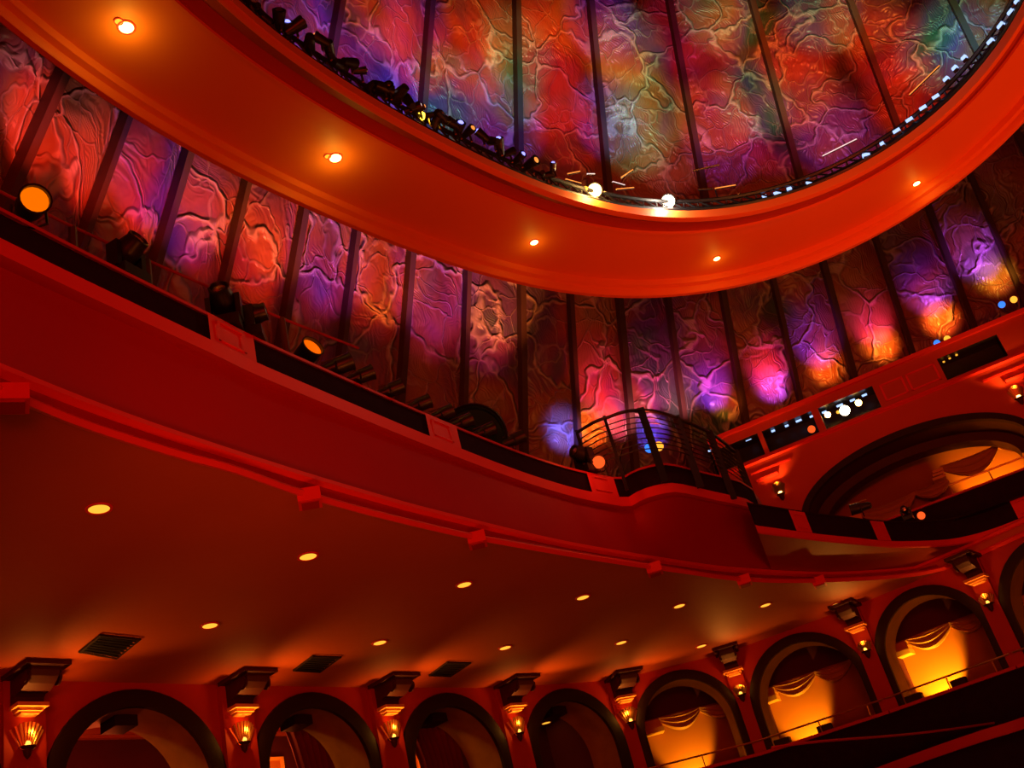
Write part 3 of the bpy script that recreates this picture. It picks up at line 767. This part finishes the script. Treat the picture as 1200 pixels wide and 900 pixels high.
# ================================================================== STAGE LAMPS
def par_can(label, p, dr, s=1., lens=None, group=None, name='stage_lamp'):
    dr = Vector(dr).normalized(); t = thing(name, label, 'stage light', p, group)
    c = Vector(p) + Vector((0, 0, .22 * s))
    MB().lathe(c, dr, [(-.26 * s, .0), (-.26 * s, .06 * s), (-.20 * s, .09 * s), (-.05 * s, .10 * s), (.02 * s, .13 * s), (.22 * s, .135 * s), (.24 * s, .15 * s), (.25 * s, .15 * s), (.25 * s, .13 * s), (.2 * s, .125 * s)], 18).build('housing', 'black', t, True)
    MB().lathe(c + dr * .21 * s, dr, [(0, .128 * s), (.02 * s, .09 * s), (.03 * s, .001)], 18).build('lens', lens or 'dish', t, True)
    sd = dr.cross(Vector((0, 0, 1))).normalized()
    MB().tube([c + sd * .15 * s, c + sd * .16 * s - Vector((0, 0, .14 * s)), c - Vector((0, 0, .22 * s)) + sd * .05 * s, c - Vector((0, 0, .22 * s)) - sd * .05 * s, c - sd * .16 * s - Vector((0, 0, .14 * s)), c - sd * .15 * s], .014 * s, 6).build('yoke', 'black', t)
    MB().box(c + Vector((0, 0, .14 * s)) - dr * .2 * s - sd * .01, dr * .42 * s, sd * .02, Vector((0, 0, .015))).build('edge_strip', 'brass', t)
    return t
def moving_head(label, p, dr, s=1.):
    dr = Vector(dr).normalized(); t = thing('moving_head_light', label, 'stage light', p)
    p = Vector(p); sd = dr.cross(Vector((0, 0, 1))).normalized(); fw = Vector((0, 0, 1)).cross(sd)
    MB().cbox(p + Vector((0, 0, .08 * s)), sd * .42 * s, fw * .36 * s, Vector((0, 0, .16 * s))).build('base', 'black', t)
    for q in (-1, 1):
        MB().box(p + sd * (.2 * q - .035) * s - fw * .09 * s + Vector((0, 0, .16 * s)), sd * .07 * s, fw * .18 * s, Vector((0, 0, .38 * s))).build('yoke_arm', 'black', t)
    c = p + Vector((0, 0, .48 * s))
    MB().lathe(c, dr, [(-.24 * s, 0), (-.23 * s, .10 * s), (-.12 * s, .165 * s), (.1 * s, .165 * s), (.2 * s, .14 * s), (.26 * s, .145 * s), (.27 * s, .12 * s), (.22 * s, .11 * s)], 20).build('head', 'black', t, True)
    MB().lathe(c + dr * .225 * s, dr, [(0, .115 * s), (.025 * s, .07 * s), (.035 * s, .001)], 18).build('lens', 'chrome', t, True)
    return t
GA = glow('amber_lens', (1, .13, .0), 1.1); GY = glow('yellow_lens', (1, .17, .0), 1.0)
GR = glow('red_lens', (1, .10, .015), 1.25); GW = glow('white_lens', (1, .75, .45), 26); GWW = glow('warm_lens', (1, .5, .12), 26)
GB = glow('blue_led', (.04, .22, 1), 1.3); GBW = glow('cool_led', (.38, .55, 1), 1.5); GO = glow('orange_lens', (1, .38, .03), 1.6)
cz = Vector((0, 0, 0)); toward = lambda p: (-Vector((p.x, p.y, p.z))).normalized()
p = P(34, 266, 7.97); par_can('lit yellow stage lamp facing out at the left edge of the balcony rail', p, toward(p) + Vector((.25, 0, .35)), 1.15, GY)
p = P(357, 440, 7.97); par_can('lit orange stage lamp facing right on the balcony rail beside the first red pier', p, Vector((.95, -.75, .25)), 1.2, GA)
moving_head('black moving head light standing alone on the left stretch of balcony rail', P(150, 333, 7.97), (.75, -.3, .35), .95)
moving_head('large black moving head light above the first red balcony pier', P(266, 388, 7.97), (.1, -.8, .3), .95)
moving_head('black moving head light just right of the large one above the first red pier', P(297, 400, 7.97), (.9, .1, .1), .85)
for k, (x, y) in enumerate(((404, 442), (432, 451), (467, 467), (500, 484), (527, 495), (550, 505), (577, 515), (612, 524))):
    par_can('%s unlit black stage lamp from the left in the row on the balcony rail' % ordn[k], P(x - 8, y + 3, 7.97), (1, .25, .28), .85 if k else 1.0, None, 'unlit stage lamps on the balcony rail')
p = P(705, 553, 7.97); par_can('stage lamp with a glowing red lens beside the curved railing', p, toward(p), .95, GR)
moving_head('black moving head light with a chrome edge left of the glowing red lamp', P(690, 556, 7.97), (-.6, -.6, .2), .9)
point(P(708, 541, 8.1) + Vector((-.05, -.6, .1)), (1, .08, .02), 10, .1)
point(P(740, 500, 8.6) + Vector((.5, .5, 0)), (1, .07, .02), 22, .1)
# big dark drum behind the rail
p = P(546, 505, 8.25) + Vector((-.02, .75, .12)); dr = Vector((-.25, -.95, -.12)).normalized()
dm = thing('round_drum', 'large dark teal round disc standing behind the row of unlit lamps', 'disc', Vector((p.x, p.y, 7.4)))
MB().lathe(p, dr, [(-.22, .0), (-.22, .66), (.0, .70), (.02, .70), (.02, .66), (-.02, .62), (-.05, 0)], 40).build('shell', 'dish', dm, True)
MB().lathe(p + dr * .01, dr, [(.0, .71), (.03, .73), (.05, .71), (.03, .68)], 40).build('rim', 'black', dm, True)
for q in (-.4, .4): MB().tube([p + Vector((q, .1, -.5)), Vector((p.x + q, p.y + .1, 7.42))], .03, 6).build('leg', 'black', dm, True)
# pipe behind the rail at the left
pp = thing('scaffold_pipe', 'long thin red lit pipe running behind the left part of the balcony rail', 'pipe', P(150, 292, 8.6))
MB().tube([P(-20, 215, 8.7), P(88, 267, 8.7), P(147, 294, 8.7), P(330, 373, 8.7), P(420, 408, 8.7)], .02, 6).build('tube', 'fascia', pp, True)
for x, y in ((85, 267), (172, 305), (330, 373)):
    q = P(x, y, 8.7); MB().tube([q, Vector((q.x, q.y, 7.4))], .05, 6).build('upright', 'rib', pp, True)

# curved railing over the bulge
top = sm([P(x, y, 8.95) for x, y in ((676, 507), (696, 495), (715, 488), (735, 482), (759, 481), (779, 485), (800, 493), (824, 503), (845, 516), (862, 530))], 6)
rg = thing('curved_railing', 'black curved balcony railing with eight thin horizontal bars above the bulging balcony bay', 'railing', P(760, 520, 8.0))
MB().tube(top, .035, 8).build('hand_rail', 'black', rg, True)
for k in range(7): MB().tube([Vector((p.x, p.y, 8.10 + .115 * k)) for p in top], .012, 6).build('bar', 'black', rg, True)
for k, f in enumerate((0, .2, .42, .64, .82, 1)):
    q = top[int(f * (len(top) - 1))]; w = .03 if k in (0, 1) else .07
    MB().box(Vector((q.x - w, q.y - .02, 7.4)), (2 * w, 0, 0), (0, .06, 0), (0, 0, 1.6)).build('post', 'black', rg)

# ------------------------------------------------------------------ lamps on the coping of U
def cop(label, x, y, em, r=.10, grp=None, lift=.16):
    p = P(x, y, ZU1 + lift); t = thing('coping_lamp', label, 'lamp', Vector((p.x, p.y, ZU1 + .03)), grp)
    f = toward(p)
    MB().lathe(p - f * .12, f, [(-.1, 0), (-.1, r * .8), (.1, r * 1.15), (.12, r * 1.15), (.12, r)], 14).build('housing', 'black', t, True)
    MB().lathe(p, f, [(0, r), (.02, r * .7), (.03, .001)], 14).build('lens', em, t, True)
    MB().tube([p - Vector((0, 0, lift + .05)) - f * .1, p - f * .1], .02, 6).build('stem', 'black', t)
cl = [(1188, 351, 0), (1174, 357, 1), (1110, 397, 0), (1098, 402, 1), (1045, 431, 0), (1031, 436, 1), (961, 467, 1), (911, 484, 0), (897, 490, 1), (772, 523, 0), (761, 525, 1), (975, 461, 0)]
lab = {0: 'warm orange', 1: 'blue'}
plc = ['rightmost', 'rightmost', 'second from right', 'second from right', 'third from right', 'third from right', 'fourth from right', 'fourth from right', 'fifth from right', 'leftmost', 'leftmost', 'fifth from right']
for k, (x, y, c) in enumerate(cl):
    small = (k in (6, 11, 7, 8))
    if x < 800:
        q = P(x, y, 8.3)
        t = thing('deck_lamp', 'small %s lamp glowing behind the curved railing' % lab[c], 'lamp', q)
        MB().lathe(q, toward(q), [(-.1, .0), (-.1, .08), (.0, .10)], 12).build('housing', 'black', t, True)
        MB().lathe(q, toward(q), [(.0, .095), (.02, .05), (.03, .001)], 12).build('lens', (GO, GB)[c], t, True)
    else:
        cop('%s %s uplight lamp on top of the upper right wall' % (plc[k], lab[c]), x, y, (GO, GB)[c], .05 if small else .085)
# niche lamps
def nl(label, x, y, em, r, cat='lamp', o=-.25, name='niche_lamp', stretch=1.):
    p = on_wall(x, y, UW(0, 0, o), UW(5, 0, o)); t = thing(name, label, cat, p)
    f = toward(p)
    MB().lathe(p - f * .08, f, [(-.1, 0), (-.1, r * .8), (.05, r * 1.1), (.06, r * 1.1)], 14).build('housing', 'black', t, True)
    if stretch > 1:
        MB().cbox(p, uu * r * 2 * stretch, Vector((0, 0, r * 1.4)), un * .04).build('lens', em, t)
    else:
        MB().lathe(p, f, [(0, r), (.03, r * .75), (.05, .001)], 14).build('lens', em, t, True)
nl('red glowing round lamp in the second niche from the left', 951, 503, GR, .10)
nl('largest white glowing round lamp in the third niche from the left', 990, 481, GW, .13)
nl('small warm lamp left of the large white one in the third niche', 970, 486, GWW, .08)
nl('small warm lamp right of the large white one in the third niche', 1006, 472, GWW, .085)
nl('tiny warm lamp touching the left of the large white one in the third niche', 982, 483, GO, .045)
for k, (x, y, l) in enumerate(((832, 527, 1.6), (846, 523, 2.), (860, 519, 1.6), (877, 514, 2.6), (906, 504, 1.6), (922, 498, 1.6), (936, 492, 2.6), (951, 487, 1.6), (966, 482, 2), (984, 474, 2.8), (999, 468, 2.2), (1013, 462, 2.2), (1119, 412, 1.6))):
    x_ = x; y_ = y
    nl('%s tiny blue led strip from the left glowing in the wall niches' % (ordn[k] if k < 12 else 'thirteenth'), x_, y_ + 1, GBW, .03, 'led', -.2, 'niche_led', l)
for k, (x, y) in enumerate(((1106, 424), (1113, 420), (1121, 416), (1146, 400), (1152, 397), (1158, 394))):
    nl('%s pin sized pale lamp from the left in the rightmost niche' % ordn[k], x, y, GO, .018, 'led', -.2, 'niche_led', 1.4)
# red lamp on the right parapet
p = P(1079, 603, 7.15); par_can('stage lamp with a glowing red lens on the right hand parapet', Vector((p.x, p.y, 6.97)), toward(p), .7, GR)
p = P(1010, 598, 7.1); par_can('unlit black stage lamp lying on the right hand parapet', Vector((p.x, p.y, 6.97)), (-1, .3, .1), .9)
p = P(1063, 603, 7.1); moving_head('black moving head light beside the red lamp on the right hand parapet', Vector((p.x, p.y, 6.97)), (-.5, -1, .1), .5)

# ------------------------------------------------------------------ items along the ring opening
def rim_at(x, y, z): return P(x, y, z)
def rim_lamp(label, x, y, z, em, r, wpx=1., name='rim_lamp'):
    p = P(x, y, z); f = toward(p); t = thing(name, label, 'lamp', p)
    sd = f.cross(Vector((0, 0, 1))).normalized()
    MB().lathe(p - f * .1, f, [(-.14, 0), (-.14, r * .8), (.06, r * 1.2), (.09, r * 1.2)], 14).build('housing', 'black', t, True)
    MB().lathe(p, f, [(0, r), (.03, r * .7), (.04, .001)], 16).build('lens', em, t, True)
    MB().tube([p - f * .1, Vector((p.x, p.y, 12.4)) - f * .1], .02, 6).build('stem', 'black', t)
    return p
p = rim_lamp('glaring yellow spotlight on the ring rim beside a dome rib', 697, 223, 12.62, GWW, .13)
point(p + toward(p) * .35, (1, .55, .15), 70, .1)
point(p + Vector((.3, .6, .5)), (1, .5, .1), 45, .1)
p = rim_lamp('glaring white spotlight on the ring rim, brightest lamp of all', 783, 236, 12.62, GW, .13)
point(p + toward(p) * .35, (1, .8, .6), 70, .1)
rim_lamp('small yellow lamp left of the glaring yellow spotlight on the ring rim', 686, 221, 12.62, GO, .05)
rim_lamp('yellow round lamp among chrome clamps on the left ring rim', 494, 136, 12.62, glow('y2', (1, .55, .03), 7), .07)
rim_lamp('small yellow lamp near the upper left end of the ring rim', 332, 32, 12.62, glow('y3', (1, .5, .05), 4), .05)
def dash(label, x0, y0, x1, y1, z, em, w, name, cat='led', grp=None):
    a, b = P(x0, y0, z), P(x1, y1, z); 
    t = thing(name, label, cat, (a + b) / 2, grp)
    MB().tube([a, b], w, 6).build('strip', em, t, True)
    MB().tube([a - Vector((0, 0, w)) , b - Vector((0, 0, w))], w * .8, 5).build('clip', 'black', t)
led = [(1192, 2, 5), (1185, 14, 8), (1173, 30, 8), (1161, 49, 8), (1130, 68, 6), (1119, 80, 6), (1109, 93, 6), (1097, 114, 9), (1082, 127, 9), (1066, 141, 9), (1051, 154, 9), (1034, 169, 5), (1015, 182, 8), (948, 215, 6), (925, 222, 5), (911, 227, 8), (896, 231, 5)]
for k, (x, y, l) in enumerate(led):
    sl = -1.25 if k < 3 else (-1. if k < 7 else (-.62 if k < 12 else -.3))
    c = 1 / math.hypot(1, sl)
    dash('pale blue led strip number %s counting down from the top right along the ring rim' % (k + 1) if False else '%s pale blue led strip down from the top right along the ring rim' % (ordn[k] if k < 12 else ['thirteenth', 'fourteenth', 'fifteenth', 'sixteenth', 'seventeenth'][k - 12]),
         x - l * c * .5, y - sl * l * c * .5, x + l * c * .5, y + sl * l * c * .5, 12.50, GBW, .05, 'led_strip', 'led', 'pale blue led strips along the ring rim')
# clamps and small hardware on the left rim, glints put in as glow
M['glint'] = glow('glint_white', (1, .72, .7), 1.1); M['gl_o'] = glow('glint_amber', (1, .30, .05), 1.2); M['gl_b'] = glow('glint_blue', (.25, .25, 1), 2.5)
cl2 = []
random.seed(3)
path = [(300, 12), (340, 38), (380, 62), (420, 92), (450, 112), (480, 128), (510, 143), (540, 158), (580, 178), (620, 197), (650, 208)]
seq = 0
for j in range(34):
    f = j / 33 * (len(path) - 1); i = min(int(f), len(path) - 2); q = f - i
    x = path[i][0] * (1 - q) + path[i + 1][0] * q + random.uniform(-4, 4); y = path[i][1] * (1 - q) + path[i + 1][1] * q + random.uniform(-13, 3)
    p = P(x, y, 12.62)
    t = thing('rim_fixture', 'small black clamped fixture with glinting end on the left ring rim', 'fixture', Vector((p.x, p.y, 12.42)), 'small clamped fixtures on the ring rim')
    dr = Vector((random.uniform(-1, 1), random.uniform(-1, 1), random.uniform(-.2, .5))).normalized()
    s = random.uniform(.7, 1.2)
    MB().lathe(p, dr, [(-.16 * s, 0), (-.16 * s, .06 * s), (.0, .08 * s), (.12 * s, .09 * s), (.12 * s, .07 * s)], 10).build('housing', 'black', t, True)
    mt = 'glint' if 12 < j < 20 and j % 2 else ('gl_b' if (j > 22 and j % 2) or j == 3 else ('gl_o' if j % 3 == 0 else 'chrome'))
    MB().lathe(p + dr * .12 * s, dr, [(0, .05 * s), (.02, .03 * s), (.02, .001)], 8).build('lens', mt, t, True)
    MB().tube([p, Vector((p.x, p.y, 12.38))], .02, 5).build('clamp', 'chrome', t)
# light bars around the two bright spots
for k, (x0, y0, x1, y1, em) in enumerate(((665, 204, 680, 201, 'gl_o'), (688, 204, 697, 204, 'glint'), (663, 210, 681, 215, 'gl_o'), (728, 208, 742, 199, 'gl_o'), (718, 213, 732, 217, 'glint'), (722, 222, 743, 220, 'gl_o'), (812, 200, 843, 193, 'chrome'), (818, 222, 835, 221, 'chrome'), (838, 221, 862, 217, 'gl_o'), (838, 222, 841, 233, 'chrome'), (842, 233, 868, 227, 'chrome'), (964, 183, 1004, 163, 'glint'), (1066, 111, 1101, 77, 'gl_o'))):
    dash('%s short bright lighting bar from the left above the ring rim' % (ordn[k] if k < 12 else 'thirteenth'), x0, y0, x1, y1, 12.95, M[em], .016, 'lighting_bar', 'bar')

# ================================================================== LIGHTING
def dh(x, y): return dome_hit(x, y)
def wash(x, y, c, e, ang=18, frm=None, blend=.8):
    t = dh(x, y)
    if frm is None:                               # projector set out inside the dome, square on to the panel
        nrm = Vector((AX - t.x, AY - t.y, 0)).normalized(); frm = t + nrm * 5 + Vector((0, 0, -3.5))
    return spot(frm, t, c, e, ang, blend, .08)
RED, ORG, PUR, BLU, MAG, GRN, YEL, PNK = (1, .05, .02), (1, .22, .02), (.45, .08, 1), (.12, .12, 1), (1, .05, .28), (.2, 1, .45), (1, .45, .04), (1, .25, .30)
K = 1.0
# left panels lit from above
def up_src(x, y):                                # lamps hung on the outer edge of the ring
    t = dh(x, y); nrm = Vector((AX - t.x, AY - t.y, 0)).normalized(); return Vector((t.x, t.y, 11.8)) + nrm * 1.9
leftw = [(20, 105, PNK, 70), (30, 140, RED, 110), (100, 160, PNK, 70), (95, 190, RED, 110), (165, 190, PUR, 120), (160, 225, RED, 120), (240, 215, ORG, 170), (215, 245, PUR, 100), (235, 270, RED, 80), (320, 245, ORG, 190), (300, 265, MAG, 100), (300, 300, RED, 90),
         (375, 275, PNK, 130), (385, 290, PUR, 260), (365, 310, MAG, 80), (445, 295, ORG, 230), (435, 325, RED, 90), (500, 320, PUR, 280), (510, 330, PNK, 110), (500, 360, MAG, 80), (575, 335, ORG, 260), (565, 350, PNK, 90), (560, 375, MAG, 70), (640, 350, RED, 20)]
lw = {RED: 3.0, ORG: 3.8, PUR: 1.5, MAG: 1.8, PNK: 1.5, YEL: 2.6}
for x, y, c, e in leftw: wash(x, y, c, e * lw[c], 42, up_src(x, y))
# right panels lit from the coping
for x, y, c, e, bx, by in ((1140, 300, PUR, 90, 1180, 352), (1165, 325, YEL, 40, 1186, 352), (1100, 375, ORG, 90, 1108, 398), (1085, 340, PUR, 60, 1100, 400), (1030, 405, ORG, 75, 1042, 432), (1020, 380, MAG, 70, 1036, 434), (965, 430, ORG, 50, 972, 462), (955, 400, PUR, 60, 965, 464), (900, 450, PUR, 75, 908, 486), (895, 430, MAG, 80, 903, 487), (845, 470, ORG, 35, 850, 505), (830, 455, PUR, 60, 845, 505), (830, 430, MAG, 50, 848, 505),
                           (790, 460, PNK, 60, 790, 520), (765, 440, MAG, 70, 770, 520), (760, 505, BLU, 40, 762, 530), (720, 490, PNK, 70, 730, 530), (690, 500, ORG, 70, 690, 540), (700, 460, MAG, 60, 710, 530), (655, 505, BLU, 90, 662, 545), (690, 425, RED, 40, 700, 520), (745, 470, PNK, 40, 760, 525)):
    b = dh(bx, by); nrm = Vector((AX - b.x, AY - b.y, 0)).normalized()
    wash(x, y, c, e * 2.7, 62, b + nrm * 1.5, .95)
# upper dome, coloured gobo washes from lamps at the ring rim
upw = [(340, 10, PUR), (395, 30, MAG), (370, 60, BLU), (440, 20, ORG), (480, 60, RED), (450, 90, BLU), (480, 20, PUR), (560, 30, ORG), (545, 70, RED), (555, 120, PUR), (590, 100, GRN), (590, 140, BLU), (640, 20, ORG), (640, 60, RED), (650, 110, MAG), (660, 150, RED), (700, 30, PUR), (715, 60, ORG), (735, 100, YEL), (710, 140, BLU), (740, 160, GRN), (790, 40, MAG), (820, 90, MAG), (835, 140, ORG), (845, 170, PUR), (780, 180, PNK), (870, 40, ORG), (930, 60, RED), (930, 110, ORG), (960, 140, PNK), (900, 160, MAG), (985, 170, PUR), (1010, 20, ORG), (1040, 60, RED), (1060, 110, RED), (1100, 60, GRN), (1130, 30, GRN), (1150, 60, BLU), (960, 20, GRN), (840, 20, GRN), (600, 60, GRN), (735, 60, GRN), (760, 130, GRN), (880, 120, GRN), (520, 110, GRN), (480, 130, BLU)]
pw = {RED: 1.3, ORG: 1.35, PUR: .65, BLU: 1.3, MAG: .6, GRN: .75, YEL: .7, PNK: .6}
for x, y, c in upw: wash(x, y, c, 620 * K * pw[c], 30)
# general room wash: unseen red and orange lights added to brighten fascia, ring and soffit
area((0, -6, 2.5), (3, 20, 6.5), (1, .03, .01), 880, 8, 2)
area((7, 9, -.9), (7, 9, 12), (1, .12, .02), 260, 5, 5)
spot((9, 14, -1.0), (8.5, 14, 12), (1, .13, .025), 3000, 82, .6, 1.0)
spot((3, 4, 8), (9, 24, 12.2), (1, .2, .02), 450, 40, .9, .4)
spot((14, 2, 3), P(1010, 240, 12), (1, .22, .03), 2600, 36, .9, .8)
spot((3, 4, 4), P(1080, 470, 11), (1, .07, .02), 1100, 45, .9, .5)
spot((-2, 7, -1), (-1, 16, 6), (1, .16, .02), 900, 100, .9, .8)
w = bpy.data.worlds.new('world'); sc.world = w; w.use_nodes = True
w.node_tree.nodes['Background'].inputs[0].default_value = (.35, .03, .02, 1); w.node_tree.nodes['Background'].inputs[1].default_value = .05
sc.view_settings.view_transform = 'Standard'; sc.view_settings.look = 'None'; sc.view_settings.exposure = 0
sc.cycles.use_denoising = True
sc.cycles.max_bounces = 5; sc.cycles.diffuse_bounces = 3
sc.cycles.sample_clamp_indirect = 4
